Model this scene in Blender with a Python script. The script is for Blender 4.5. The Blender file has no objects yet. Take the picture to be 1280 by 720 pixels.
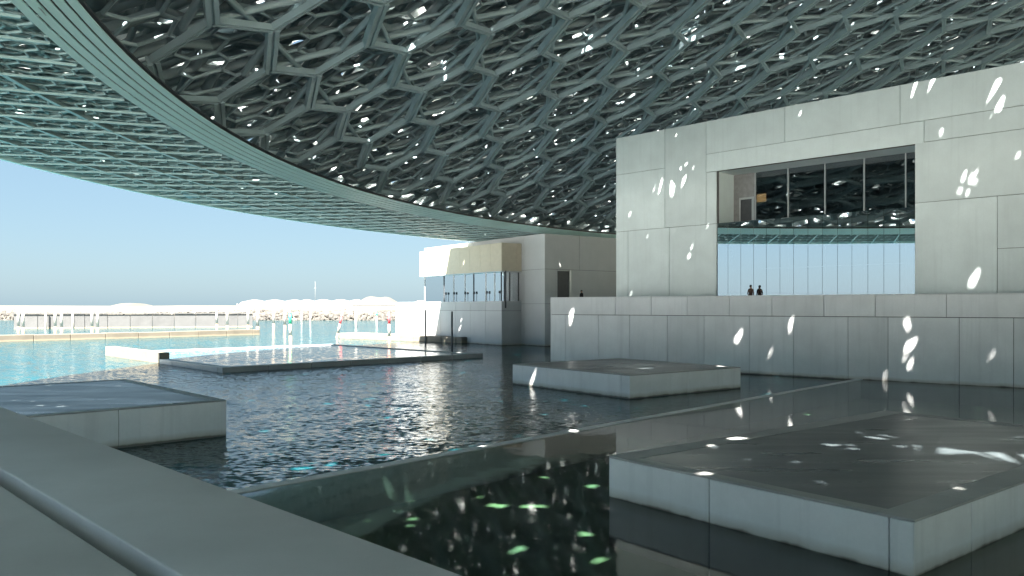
import bpy, bmesh, math, random
import numpy as np
from mathutils import Vector, Matrix

random.seed(7)
rng = np.random.default_rng(11)
scene = bpy.context.scene
COL = scene.collection
R = math.radians

# ------------------------------------------------------------------ camera
F, HZ, EYE = 980.0, 384.0, 4.5          # focal length / horizon row of the 1280x720 photo, eye height above the water
cam_d = bpy.data.cameras.new('camera')
cam_d.sensor_width = 36.0
cam_d.lens = 36.0 * F / 1280.0
cam_d.shift_y = (HZ - 360.0) / 1280.0
cam_d.clip_start, cam_d.clip_end = 0.1, 20000.0
cam = bpy.data.objects.new('camera', cam_d)
cam.location = (0, 0, EYE)
cam.rotation_euler = (R(90), 0, 0)
COL.objects.link(cam)
scene.camera = cam

# ------------------------------------------------------------------ sky, sun, exposure
SUN_EL, SUN_AZ = R(59), R(6)            # the sun stands behind the camera, a little to the left
s_dir = Vector((math.sin(SUN_AZ) * math.cos(SUN_EL), math.cos(SUN_AZ) * math.cos(SUN_EL), -math.sin(SUN_EL)))
world = bpy.data.worlds.new('World')
scene.world = world
world.use_nodes = True
wn = world.node_tree
wn.nodes.clear()
sky = wn.nodes.new('ShaderNodeTexSky')
sky.sky_type = 'NISHITA'
sky.sun_disc = False
sky.sun_elevation = SUN_EL
sky.sun_rotation = math.atan2(-s_dir.x, -s_dir.y)
sky.air_density, sky.dust_density, sky.ozone_density = 1.0, 1.0, 2.5
bg = wn.nodes.new('ShaderNodeBackground')
bg.inputs['Strength'].default_value = 0.05
wo = wn.nodes.new('ShaderNodeOutputWorld')
haze_mix = wn.nodes.new('ShaderNodeMix')       # a hazy Gulf sky: the clear-sky model evened out by pale blue haze
haze_mix.data_type = 'RGBA'
haze_mix.inputs[0].default_value = 0.90
haze_mix.inputs[7].default_value = (0.51, 0.80, 1.0, 1)
wn.links.new(sky.outputs[0], haze_mix.inputs[6])
wn.links.new(haze_mix.outputs[2], bg.inputs['Color'])
wn.links.new(bg.outputs[0], wo.inputs['Surface'])
sun_d = bpy.data.lights.new('sun', 'SUN')
sun_d.energy, sun_d.angle, sun_d.color = 5.0, R(0.53), (1.0, 0.95, 0.88)
sun = bpy.data.objects.new('sun', sun_d)
sun.rotation_euler = s_dir.to_track_quat('-Z', 'Y').to_euler()
sun.location = (0, 0, 120)
COL.objects.link(sun)
vs = scene.view_settings
vs.view_transform, vs.look, vs.exposure, vs.gamma = 'Standard', 'None', 3.6, 1.0
vs.use_curve_mapping = False
scene.cycles.max_bounces = 10
scene.cycles.diffuse_bounces = 5
scene.cycles.glossy_bounces = 5
scene.cycles.transparent_max_bounces = 16
scene.cycles.sample_clamp_indirect = 6.0
scene.cycles.use_denoising = True

# ------------------------------------------------------------------ node helpers
class NT:
    def __init__(self, name):
        self.m = bpy.data.materials.new(name)
        self.m.use_nodes = True
        self.t = self.m.node_tree
        self.t.nodes.clear()
        self.out = self.t.nodes.new('ShaderNodeOutputMaterial')
    def n(self, typ, **kw):
        nd = self.t.nodes.new(typ)
        for k, v in kw.items():
            if k in nd.inputs:
                nd.inputs[k].default_value = v
            else:
                setattr(nd, k, v)
        return nd
    def l(self, a, b):
        self.t.links.new(a, b)
    def noise(self, vec, scale, detail=4.0, rough=0.55):
        nd = self.n('ShaderNodeTexNoise')
        nd.inputs['Scale'].default_value = scale
        nd.inputs['Detail'].default_value = detail
        nd.inputs['Roughness'].default_value = rough
        if vec is not None:
            self.l(vec, nd.inputs['Vector'])
        return nd.outputs['Fac']
    def ramp(self, fac, stops):
        nd = self.n('ShaderNodeValToRGB')
        cr = nd.color_ramp
        while len(cr.elements) < len(stops):
            cr.elements.new(0.5)
        for e, (p, c) in zip(cr.elements, stops):
            e.position = p
            e.color = (*c, 1) if len(c) == 3 else c
        self.l(fac, nd.inputs[0])
        return nd.outputs[0]
    def mix(self, fac, a, b, mode='MIX'):
        nd = self.n('ShaderNodeMix', data_type='RGBA', blend_type=mode)
        for sock, v in ((nd.inputs[0], fac), (nd.inputs[6], a), (nd.inputs[7], b)):
            if isinstance(v, (int, float)):
                sock.default_value = v
            elif isinstance(v, tuple):
                sock.default_value = (*v, 1)
            else:
                self.l(v, sock)
        return nd.outputs[2]
    def math(self, op, a, b=0.0):
        nd = self.n('ShaderNodeMath', operation=op)
        for sock, v in ((nd.inputs[0], a), (nd.inputs[1], b)):
            if isinstance(v, (int, float)):
                sock.default_value = v
            else:
                self.l(v, sock)
        return nd.outputs[0]
    def maprange(self, v, a, b, c=0.0, d=1.0):
        nd = self.n('ShaderNodeMapRange')
        self.l(v, nd.inputs[0])
        for i, x in zip((1, 2, 3, 4), (a, b, c, d)):
            nd.inputs[i].default_value = x
        return nd.outputs[0]
    def pos(self):
        return self.n('ShaderNodeNewGeometry').outputs['Position']
    def obj(self):
        return self.n('ShaderNodeTexCoord').outputs['Object']
    def scaled(self, vec, s):
        nd = self.n('ShaderNodeMapping')
        nd.inputs['Scale'].default_value = s
        self.l(vec, nd.inputs['Vector'])
        return nd.outputs[0]
    def bump(self, h, strength, dist):
        nd = self.n('ShaderNodeBump')
        nd.inputs['Strength'].default_value = strength
        nd.inputs['Distance'].default_value = dist
        self.l(h, nd.inputs['Height'])
        return nd.outputs[0]
    def principled(self, col, rough=0.6, metal=0.0, spec=0.5, normal=None):
        nd = self.n('ShaderNodeBsdfPrincipled')
        if isinstance(col, tuple):
            nd.inputs['Base Color'].default_value = (*col, 1)
        else:
            self.l(col, nd.inputs['Base Color'])
        if isinstance(rough, (int, float)):
            nd.inputs['Roughness'].default_value = rough
        else:
            self.l(rough, nd.inputs['Roughness'])
        nd.inputs['Metallic'].default_value = metal
        nd.inputs['Specular IOR Level'].default_value = spec
        if normal is not None:
            self.l(normal, nd.inputs['Normal'])
        self.l(nd.outputs[0], self.out.inputs['Surface'])
        return nd

MAT = {}
def mat_stone(name, base, var=0.06, rough=0.62, stain=None, streak=0.0, bump=0.15, rnd=0.12):
    """pale cast panels: soft mottling, faint run-off streaks, a little tone change from piece to piece"""
    t = NT(name)
    p = t.pos()
    n1 = t.noise(p, 0.55, 5)
    n2 = t.noise(p, 9.0, 6)
    dark = tuple(c * (1 - 2.2 * var) for c in base)
    lite = tuple(min(0.9, c * (1 + var)) for c in base)
    col = t.ramp(n1, [(0.3, dark), (0.62, base), (0.8, lite)])
    col = t.mix(t.maprange(n2, 0.35, 0.75, 0, 0.22), col, tuple(c * 0.82 for c in base))
    col = t.mix(t.maprange(t.noise(p, 70.0, 3), 0.55, 0.75, 0, 0.3), col, tuple(c * 0.7 for c in base))
    if streak:
        sv = t.scaled(p, (3.0, 3.0, 0.16))
        sn = t.noise(sv, 1.0, 4)
        col = t.mix(t.maprange(sn, 0.52, 0.75, 0, streak), col, tuple(c * 0.66 for c in base))
    oi = t.n('ShaderNodeObjectInfo')
    rv = t.maprange(oi.outputs['Random'], 0, 1, 1 - rnd, 1.0)
    hsv = t.n('ShaderNodeHueSaturation')
    t.l(rv, hsv.inputs['Value'])
    t.l(col, hsv.inputs['Color'])
    col = hsv.outputs[0]
    if stain:
        sep = t.n('ShaderNodeSeparateXYZ')
        t.l(p, sep.inputs[0])
        h = t.math('ADD', sep.outputs[2], t.math('MULTIPLY', t.math('SUBTRACT', t.noise(p, 1.3, 5), 0.5), -0.18))
        f1 = t.maprange(h, 0.05, 0.30, 0.6, 0.0)
        col = t.mix(f1, col, stain)
        f2 = t.maprange(h, 0.04, 0.10, 0.8, 0.0)
        col = t.mix(f2, col, (0.07, 0.06, 0.045))
    t.principled(col, rough, normal=t.bump(n2, bump, 0.01))
    MAT[name] = t.m
    return t.m

def mat_plain(name, col, rough=0.5, metal=0.0, var=0.15, scale=3.0, spec=0.5):
    t = NT(name)
    n1 = t.noise(t.pos(), scale, 5)
    c = t.ramp(n1, [(0.3, tuple(x * (1 - var) for x in col)), (0.7, tuple(min(1, x * (1 + var)) for x in col))])
    t.principled(c, rough, metal, spec, normal=t.bump(n1, 0.08, 0.01))
    MAT[name] = t.m
    return t.m

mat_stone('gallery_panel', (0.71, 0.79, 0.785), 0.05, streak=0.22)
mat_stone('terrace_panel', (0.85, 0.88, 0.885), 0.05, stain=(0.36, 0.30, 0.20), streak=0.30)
mat_stone('platform_panel', (0.85, 0.88, 0.89), 0.06, stain=(0.34, 0.29, 0.20), streak=0.32)
mat_stone('platform_coping', (0.42, 0.43, 0.42), 0.10, streak=0.0, bump=0.3)
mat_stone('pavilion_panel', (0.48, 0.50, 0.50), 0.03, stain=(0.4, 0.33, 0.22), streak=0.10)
mat_stone('quay_stone', (0.17, 0.152, 0.118), 0.08, stain=(0.30, 0.24, 0.15), streak=0.2, bump=0.5)
mat_stone('breakwater_stone', (0.10, 0.085, 0.063), 0.12, stain=(0.28, 0.22, 0.14), streak=0.2, bump=0.5)
mat_stone('jetty_concrete', (0.065, 0.065, 0.064), 0.10, stain=(0.36, 0.29, 0.17), streak=0.35, bump=0.5)
mat_stone('parapet_concrete', (0.58, 0.58, 0.60), 0.10, rough=0.7, bump=0.3)
mat_stone('weir_stone', (0.74, 0.76, 0.76), 0.06)
mat_stone('floor_stone', (0.66, 0.66, 0.64), 0.06)
mat_plain('joint_dark', (0.12, 0.125, 0.125), 0.8)
mat_plain('dome_steel', (0.19, 0.245, 0.262), 0.42, 0.0, 0.10, 0.6, 0.5)  # inner layers: shade between the layers is put into this darker tone
mat_plain('beam_steel', (0.28, 0.365, 0.39), 0.42, 0.0, 0.12, 0.6, 0.5)  # same metal, lightened in colour for depth against the shaded layers above
mat_plain('dome_plate', (0.80, 0.83, 0.82), 0.5, 0.0, 0.14, 0.6, 0.4)
mat_plain('fascia_aluminium', (0.54, 0.78, 0.77), 0.35, 0.0, 0.05, 0.4, 0.5)  # teal light thrown up by the sea is mixed into this colour
mat_plain('soffit_metal', (0.27, 0.36, 0.355), 0.4, 0.0, 0.10, 0.5, 0.5)
mat_plain('soffit_rib', (0.25, 0.36, 0.36), 0.4, 0.0, 0.10, 0.5, 0.5)
mat_plain('frame_metal', (0.45, 0.47, 0.47), 0.35, 0.6, 0.06)
mat_plain('dark_metal', (0.06, 0.065, 0.07), 0.45, 0.3, 0.1)
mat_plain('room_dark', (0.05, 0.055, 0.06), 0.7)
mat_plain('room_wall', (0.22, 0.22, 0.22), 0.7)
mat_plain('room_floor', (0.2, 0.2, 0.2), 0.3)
mat_plain('post_white', (0.26, 0.245, 0.215), 0.6, 0, 0.14, 1.5)
mat_plain('post_dark', (0.07, 0.08, 0.085), 0.55, 0, 0.2, 1.5)
mat_plain('paint_red', (0.62, 0.06, 0.07), 0.5)
mat_plain('paint_green', (0.02, 0.34, 0.18), 0.5)
mat_plain('rust', (0.26, 0.17, 0.10), 0.8)
mat_plain('canopy_mesh', (0.50, 0.45, 0.345), 0.6, 0, 0.05, 2.0)
mat_plain('sand', (0.066, 0.060, 0.049), 0.95, 0, 0.10, 0.06)
mat_plain('tent_white', (0.125, 0.122, 0.116), 0.6, 0, 0.03)
mat_plain('rubble', (0.045, 0.042, 0.037), 0.9, 0, 0.2, 0.7)
mat_plain('hair_dark', (0.02, 0.016, 0.014), 0.6)

def mat_platform_top():
    t = NT('platform_top')
    p = t.pos()
    sv = t.scaled(p, (0.16, 0.9, 1.0))
    n1 = t.noise(sv, 1.4, 6, 0.6)
    n2 = t.noise(p, 14.0, 5)
    col = t.ramp(n1, [(0.32, (0.024, 0.032, 0.037)), (0.55, (0.045, 0.058, 0.064)), (0.75, (0.085, 0.10, 0.105))])
    col = t.mix(t.maprange(n2, 0.4, 0.8, 0, 0.25), col, (0.10, 0.105, 0.10))
    t.principled(col, t.maprange(n1, 0.3, 0.7, 0.24, 0.42), spec=0.6, normal=t.bump(n2, 0.2, 0.01))
    MAT['platform_top'] = t.m
mat_platform_top()

def mat_water(name, tint, bump_a, bump_b, calm=False, body=None, chop=3.2):
    """clear water: Fresnel mirror over a tinted, see-through body; the bed below carries the colour"""
    t = NT(name)
    p = t.pos()
    gust = t.noise(p, 0.06, 2)
    if calm:
        amp = t.maprange(gust, 0.45, 0.7, 0.25, 1.0)
    else:
        # sheltered by the terrace wall to the right, ruffled in the open to the left
        sep = t.n('ShaderNodeSeparateXYZ')
        t.l(p, sep.inputs[0])
        sh = t.math('ADD', t.math('MULTIPLY', sep.outputs[0], 0.785), t.math('MULTIPLY', sep.outputs[1], 0.1))
        amp = t.maprange(t.math('ADD', sh, t.math('MULTIPLY', gust, 6.0)), 3.0, 12.0, 1.0, 0.10)
    # wave slopes straight from vector noise: short chop over a slower swell
    def slope(scale, k, off):
        nd = t.n('ShaderNodeTexNoise')
        nd.inputs['Scale'].default_value = scale
        nd.inputs['Detail'].default_value = 2.0
        mp = t.n('ShaderNodeMapping')
        mp.inputs['Location'].default_value = (off, off * 1.7, 0)
        mp.inputs['Scale'].default_value = (0.8, 1.15, 1.0)
        t.l(p, mp.inputs['Vector'])
        t.l(mp.outputs[0], nd.inputs['Vector'])
        vm = t.n('ShaderNodeVectorMath', operation='SUBTRACT')
        t.l(nd.outputs['Color'], vm.inputs[0])
        vm.inputs[1].default_value = (0.5, 0.5, 0.5)
        vs2 = t.n('ShaderNodeVectorMath', operation='MULTIPLY')
        t.l(vm.outputs[0], vs2.inputs[0])
        vs2.inputs[1].default_value = (k, k, 0.0)
        return vs2.outputs[0]
    add = t.n('ShaderNodeVectorMath', operation='ADD')
    t.l(slope(chop, bump_a, 0.0), add.inputs[0])
    t.l(slope(0.9, bump_b, 5.0), add.inputs[1])
    sc = t.n('ShaderNodeVectorMath', operation='SCALE')
    t.l(add.outputs[0], sc.inputs[0])
    t.l(amp, sc.inputs['Scale'])
    up = t.n('ShaderNodeVectorMath', operation='ADD')
    t.l(sc.outputs[0], up.inputs[0])
    up.inputs[1].default_value = (0, 0, 1)
    nm = t.n('ShaderNodeVectorMath', operation='NORMALIZE')
    t.l(up.outputs[0], nm.inputs[0])
    nrm = nm.outputs[0]
    fr = t.n('ShaderNodeFresnel')
    fr.inputs['IOR'].default_value = 1.5 if calm else 1.4
    t.l(nrm, fr.inputs['Normal'])
    tr = t.n('ShaderNodeBsdfTransparent')
    tr.inputs['Color'].default_value = (*tint, 1)
    if body:                               # deep or cloudy water: light scattered back from the water itself
        tr = t.n('ShaderNodeBsdfDiffuse')
        t.l(t.ramp(t.noise(p, 0.025, 4), [(0.35, body[0]), (0.65, body[1])]), tr.inputs['Color'])
    gl = t.n('ShaderNodeBsdfGlossy')
    gl.inputs['Roughness'].default_value = 0.045 if calm else 0.09
    t.l(nrm, gl.inputs['Normal'])
    mx = t.n('ShaderNodeMixShader')
    t.l(fr.outputs[0], mx.inputs[0])
    t.l(tr.outputs[0], mx.inputs[1])
    t.l(gl.outputs[0], mx.inputs[2])
    t.l(mx.outputs[0], t.out.inputs['Surface'])
    MAT[name] = t.m
mat_water('sea_water', (0.42, 0.86, 0.86), 0.60, 0.22, chop=5.0, body=((0.002, 0.044, 0.056), (0.005, 0.058, 0.068)))
mat_water('pool_water', (0.44, 0.60, 0.53), 0.022, 0.022, calm=True)
mat_water('basin_water', (0.5, 0.75, 0.75), 0.6, 0.2, calm=True, chop=4.0, body=((0.05, 0.12, 0.16), (0.07, 0.15, 0.18)))

def mat_bed(name, c0, c1, scale):
    t = NT(name)
    n1 = t.noise(t.pos(), scale, 5)
    t.principled(t.ramp(n1, [(0.35, c0), (0.65, c1)]), 0.9, spec=0.1)
    MAT[name] = t.m
mat_bed('seabed', (0.34, 0.36, 0.30), (0.50, 0.50, 0.40), 0.05)
mat_bed('pool_bed', (0.15, 0.20, 0.14), (0.24, 0.29, 0.18), 0.3)

def mat_glass(name, tint, boost, rough=0.0):
    t = NT(name)
    fr = t.n('ShaderNodeFresnel')
    fr.inputs['IOR'].default_value = 1.5
    fac = t.math('ADD', t.math('MULTIPLY', fr.outputs[0], 1.0 - boost), boost)
    tr = t.n('ShaderNodeBsdfTransparent')
    tr.inputs['Color'].default_value = (*tint, 1)
    gl = t.n('ShaderNodeBsdfGlossy')
    gl.inputs['Roughness'].default_value = rough
    gl.inputs['Color'].default_value = (0.92, 0.96, 1.0, 1)
    mx = t.n('ShaderNodeMixShader')
    t.l(fac, mx.inputs[0])
    t.l(tr.outputs[0], mx.inputs[1])
    t.l(gl.outputs[0], mx.inputs[2])
    t.l(mx.outputs[0], t.out.inputs['Surface'])
    MAT[name] = t.m
mat_glass('window_glass', (0.55, 0.62, 0.64), 0.16)
mat_glass('screen_glass', (0.55, 0.62, 0.64), 0.80)
mat_glass('pavilion_glass', (0.75, 0.85, 0.9), 0.82)

def mat_emit(name, col, strength):
    t = NT(name)
    e = t.n('ShaderNodeEmission')
    e.inputs['Color'].default_value = (*col, 1)
    e.inputs['Strength'].default_value = strength
    t.l(e.outputs[0], t.out.inputs['Surface'])
    MAT[name] = t.m
mat_emit('lit_sign', (1.0, 0.52, 0.2), 0.085)

def mat_person(name, legs, torso):
    t = NT(name)
    sep = t.n('ShaderNodeSeparateXYZ')
    t.l(t.obj(), sep.inputs[0])
    z = t.maprange(sep.outputs[2], 0.0, 1.8)
    nd = t.n('ShaderNodeValToRGB')
    nd.color_ramp.interpolation = 'CONSTANT'
    st = [(0.0, (0.03, 0.03, 0.03)), (0.05, legs), (0.52, torso), (0.835, (0.42, 0.27, 0.19))]
    while len(nd.color_ramp.elements) < len(st):
        nd.color_ramp.elements.new(0.5)
    for e, (p, c) in zip(nd.color_ramp.elements, st):
        e.position, e.color = p, (*c, 1)
    t.l(z, nd.inputs[0])
    t.principled(nd.outputs[0], 0.8, spec=0.2)
    MAT[name] = t.m
mat_person('clothes_navy', (0.03, 0.03, 0.04), (0.035, 0.04, 0.055))
mat_person('clothes_black', (0.05, 0.045, 0.04), (0.02, 0.02, 0.022))
mat_person('clothes_brown', (0.02, 0.02, 0.025), (0.10, 0.06, 0.045))

# ------------------------------------------------------------------ mesh helpers
def mesh_from(name, verts, faces, smooth=False):
    me = bpy.data.meshes.new(name)
    me.from_pydata([tuple(v) for v in verts], [], faces)
    me.update()
    if smooth:
        for p in me.polygons:
            p.use_smooth = True
    return me

def link(name, me, mat=None, parent=None, matrix=None):
    o = bpy.data.objects.new(name, me)
    COL.objects.link(o)
    if mat and me is not None and not me.materials:
        me.materials.append(MAT[mat])
    if matrix is not None:
        o.matrix_world = matrix
    if parent is not None:
        o.parent = parent
        o.matrix_parent_inverse = parent_inv(parent)
    return o

_mw = {}
def parent_inv(p):
    return Matrix.Identity(4)

def tag(o, label=None, cat=None, group=None, kind=None):
    if label: o['label'] = label
    if cat: o['category'] = cat
    if group: o['group'] = group
    if kind: o['kind'] = kind
    return o

def thing(name, label, cat, group=None):
    """an Empty that parents its parts; parts are modelled in world coordinates below it, so it stays at the origin
    unless moved by base()"""
    o = bpy.data.objects.new(name, None)
    o.empty_display_size = 0.5
    COL.objects.link(o)
    tag(o, label, cat, group)
    return o

class Frame:
    """a plan frame: origin, u along a face, n into the body (both horizontal unit vectors)"""
    def __init__(self, ox, oy, ang):
        # ang: direction of u measured clockwise from +Y (degrees)
        self.o = Vector((ox, oy, 0))
        self.u = Vector((math.sin(R(ang)), math.cos(R(ang)), 0))
        self.n = Vector((-self.u.y, self.u.x, 0))
    def p(self, s, d, z):
        v = self.o + self.u * s + self.n * d
        return Vector((v.x, v.y, z))
    def ps(self, px):
        t = (px - 640.0) / F
        # o + u s = Y (t,1)
        return (t * self.o.y - self.o.x) / (self.u.x - t * self.u.y)
    def pz(self, px, py):
        s = self.ps(px)
        y = self.o.y + self.u.y * s
        return EYE + (HZ - py) / F * y

BOXF = [(0, 1, 2, 3), (7, 6, 5, 4), (0, 4, 5, 1), (1, 5, 6, 2), (2, 6, 7, 3), (3, 7, 4, 0)]
def fbox(fr, s0, s1, d0, d1, z0, z1, bev=0.0):
    """box in a frame; bevelled edges if asked"""
    vs_ = [fr.p(s0, d0, z0), fr.p(s0, d1, z0), fr.p(s1, d1, z0), fr.p(s1, d0, z0),
           fr.p(s0, d0, z1), fr.p(s0, d1, z1), fr.p(s1, d1, z1), fr.p(s1, d0, z1)]
    bm = bmesh.new()
    bv = [bm.verts.new(v) for v in vs_]
    for f in BOXF:
        bm.faces.new([bv[i] for i in f])
    bmesh.ops.recalc_face_normals(bm, faces=bm.faces)
    if bev:
        bmesh.ops.bevel(bm, geom=list(bm.edges), offset=bev, segments=1, affect='EDGES')
    me = bpy.data.meshes.new('box')
    bm.to_mesh(me)
    bm.free()
    return me

def prism(poly, z0, z1):
    n = len(poly)
    v = [(x, y, z0) for x, y in poly] + [(x, y, z1) for x, y in poly]
    f = [tuple(range(n - 1, -1, -1)), tuple(range(n, 2 * n))] + [(i, (i + 1) % n, n + (i + 1) % n, n + i) for i in range(n)]
    me = mesh_from('prism', v, f)
    bm = bmesh.new(); bm.from_mesh(me)
    bmesh.ops.recalc_face_normals(bm, faces=bm.faces)
    bm.to_mesh(me); bm.free()
    return me

def tube(p0, p1, r0, r1, seg=10):
    p0, p1 = Vector(p0), Vector(p1)
    ax = (p1 - p0).normalized()
    a = ax.orthogonal().normalized()
    b = ax.cross(a)
    v, f = [], []
    for p, r in ((p0, r0), (p1, r1)):
        for k in range(seg):
            t = 2 * math.pi * k / seg
            v.append(p + (a * math.cos(t) + b * math.sin(t)) * r)
    for k in range(seg):
        f.append((k, (k + 1) % seg, seg + (k + 1) % seg, seg + k))
    f += [tuple(range(seg - 1, -1, -1)), tuple(range(seg, 2 * seg))]
    me = mesh_from('tube', v, f)
    for p in me.polygons:
        p.use_smooth = len(p.vertices) == 4
    return me

def beams(P0, P1, UP, w, h):
    """many rectangular bars at once -> one mesh (numpy)"""
    P0, P1, UP = (np.asarray(a, float) for a in (P0, P1, UP))
    n = len(P0)
    ax = P1 - P0
    ax /= np.linalg.norm(ax, axis=1)[:, None]
    sd = np.cross(ax, UP); sd /= np.linalg.norm(sd, axis=1)[:, None]
    up = np.cross(sd, ax)
    sd = sd * (w / 2.0); up = up * (h / 2.0)
    V = np.stack([P0 - sd - up, P0 + sd - up, P0 + sd + up, P0 - sd + up,
                  P1 - sd - up, P1 + sd - up, P1 + sd + up, P1 - sd + up], 1).reshape(-1, 3)
    q = np.array([[0, 1, 5, 4], [1, 2, 6, 5], [2, 3, 7, 6], [3, 0, 4, 7]])
    Q = (q[None] + (np.arange(n) * 8)[:, None, None]).reshape(-1, 4)
    me = bpy.data.meshes.new('beams')
    me.vertices.add(len(V)); me.vertices.foreach_set('co', V.ravel())
    me.loops.add(Q.size); me.loops.foreach_set('vertex_index', Q.ravel().astype(np.int32))
    me.polygons.add(len(Q))
    me.polygons.foreach_set('loop_start', np.arange(0, Q.size, 4, dtype=np.int32))
    me.polygons.foreach_set('loop_total', np.full(len(Q), 4, np.int32))
    me.update(calc_edges=True)
    return me

# ------------------------------------------------------------------ water, beds, far shore
def sheet(name, mat, z, x0, x1, y0, y1, kind='structure'):
    me = mesh_from(name, [(x0, y0, z), (x1, y0, z), (x1, y1, z), (x0, y1, z)], [(0, 1, 2, 3)])
    return tag(link(name, me, mat), kind=kind)
sheet('seabed', 'seabed', -2.2, -6000, 6000, -3000, 9000)
# the weir line divides the open water from the still near pool
def ground_pt(px, py, z=0.0):
    y = F * (EYE - z) / (py - HZ)
    return Vector(((px - 640) / F * y, y))
W0, W1 = ground_pt(310, 616), ground_pt(1075, 475.5)
WD = (W1 - W0).normalized()
W0 = W0 - WD * 14
W1 = W1 + WD * 0.6
WN = Vector((WD.y, -WD.x))                # towards the near pool

# terrace wall frame: u runs along the wall towards the viewer's right
TW = Frame(28.1, 43.0, 128.3)
TS0, TS1 = TW.ps(688), 16.0
pw0, pw1 = TW.p(TS0, 0, 0), TW.p(TS1, 0, 0)
# weir end on the terrace wall
nearp = [(W0.x, W0.y), (W1.x, W1.y), (pw1.x + 0.3, pw1.y + 0.3), (pw1.x, -20), (W0.x + 10, -20)]
# open water: the whole plane on the far side of the weir line
A_, B_ = W0 - WD * 5000, W0 + WD * 6000
C_, D_ = B_ - WN * 9000, A_ - WN * 9000
me = mesh_from('sea_water', [(q.x, q.y, 0.0) for q in (A_, B_, C_, D_)], [(0, 1, 2, 3)])
tag(link('sea_water', me, 'sea_water'), kind='structure')
me = mesh_from('pool_water', [(x, y, 0.05) for x, y in nearp], [tuple(range(len(nearp) - 1, -1, -1))])
tag(link('pool_water', me, 'pool_water'), kind='structure')
me = mesh_from('pool_bed', [(x, y, -1.1) for x, y in nearp], [tuple(range(len(nearp)))])
tag(link('pool_bed', me, 'pool_bed'), kind='structure')
# weir: a narrow stone lip between the two waters
wf = Frame(W0.x, W0.y, math.degrees(math.atan2(WD.x, WD.y)))
wl = (W1 - W0).length
weir = thing('weir', 'thin pale stone weir between still pool and rippled water', 'weir')
link('weir_wall', fbox(wf, 0, wl, -0.02, 0.22, -2.2, 0.02), 'platform_coping', weir)
ws = 0.0
while ws < wl:
    link('coping_stone', fbox(wf, ws + 0.01, min(ws + 3.0, wl), -0.12, 0.27, 0.024, 0.075, 0.01), 'weir_stone', weir)
    ws += 3.0

# island behind the sea: rubble shore, pale sand, low white roofs
def island():
    nx, ny = 160, 14
    v, f = [], []
    for j in range(ny):
        for i in range(nx):
            x = -420 + 840 * i / (nx - 1)
            yy = 268 + (0, 2, 4, 6, 9, 13, 20, 34, 60, 110, 200, 330, 520, 800)[j]
            z = (-2.5, -0.4, 1.0, 2.2, 3.4, 4.1, 4.5, 4.7, 4.8, 5.0, 5.2, 5.3, 5.2, 5.0)[j]
            if j > 1:
                z += random.uniform(-0.18, 0.18) + 0.25 * math.sin(x * 0.05 + j)
            v.append((x, yy + 2.5 * math.sin(x * 0.03) + random.uniform(-0.6, 0.6), z))
    for j in range(ny - 1):
        for i in range(nx - 1):
            a = j * nx + i
            f.append((a, a + 1, a + nx + 1, a + nx))
    tag(link('island', mesh_from('island', v, f, True), 'sand'), kind='structure')
    # armour stones on the shore slope, seen as one mass
    bm = bmesh.new()
    for k in range(5200):
        x = random.uniform(-330, 230)
        q = random.random()
        y = 268 + 2.5 * math.sin(x * 0.03) + q * 9.5
        z = -0.4 + q * 3.7
        r = random.uniform(0.4, 0.85)
        M = Matrix.Translation((x, y, z)) @ Matrix.Rotation(random.uniform(0, 6), 4, Vector((random.random(), random.random(), 1))) @ Matrix.Diagonal((r * random.uniform(.8, 1.5), r, r * random.uniform(.6, 1), 1))
        bmesh.ops.create_icosphere(bm, subdivisions=1, radius=1.0, matrix=M)
    me = bpy.data.meshes.new('armour'); bm.to_mesh(me); bm.free()
    tag(link('armour_stones', me, 'rubble'), 'grey brown boulders heaped along the far sandy shore', 'boulders', kind='stuff')
island()

def roof_tent(x0, x1, y, z0, ztop, label, mounds):
    """long low pale roof with soft swells, as seen beyond the shore"""
    n = 40
    v, f = [], []
    for i in range(n + 1):
        u = i / n
        x = x0 + (x1 - x0) * u
        e = min(1, u * 9, (1 - u) * 9)
        e = e * e * (3 - 2 * e)
        z = z0 + (ztop - z0) * e * (0.8 + 0.2 * abs(math.sin(u * math.pi * mounds)))
        v += [(x, y, z0), (x, y + 1, z0 + (z - z0) * 0.72), (x, y + 14, z), (x, y + 28, z0 + (z - z0) * 0.7), (x, y + 29, z0)]
    for i in range(n):
        for j in range(4):
            a = i * 5 + j
            f.append((a, a + 5, a + 6, a + 1))
    f += [(0, 1, 2, 3, 4), tuple(n * 5 + j for j in (4, 3, 2, 1, 0))]
    return mesh_from('roof', v, f, False)
def fx(px, y): return (px - 640) / F * y
def fz(py, y): return EYE + (HZ - py) / F * y
for (a, b, py, y, m, lab, mt) in ((293, 372, 374.2, 380, 3, 'long flat white tent roof standing on the far shore', 'tent_white'),
                             (362, 452, 373.8, 400, 4, 'lower white tent with swelling roof beside the sand mound', 'tent_white'),
                             (505, 640, 375, 420, 5, 'white tent roof mostly hidden behind the cream pavilion', 'tent_white')):
    t = thing('tent', lab, 'tent')
    link('roof', roof_tent(fx(a, y), fx(b, y), y, 4.4, fz(py, y), lab, m), mt, t)
    for k in range(9):
        xx = fx(a, y) + (fx(b, y) - fx(a, y)) * (k + .5) / 9
        link('support', tube((xx, y - .8, 4.2), (xx, y - .8, 6.2), .25, .25, 8), 'post_white', t)
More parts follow.
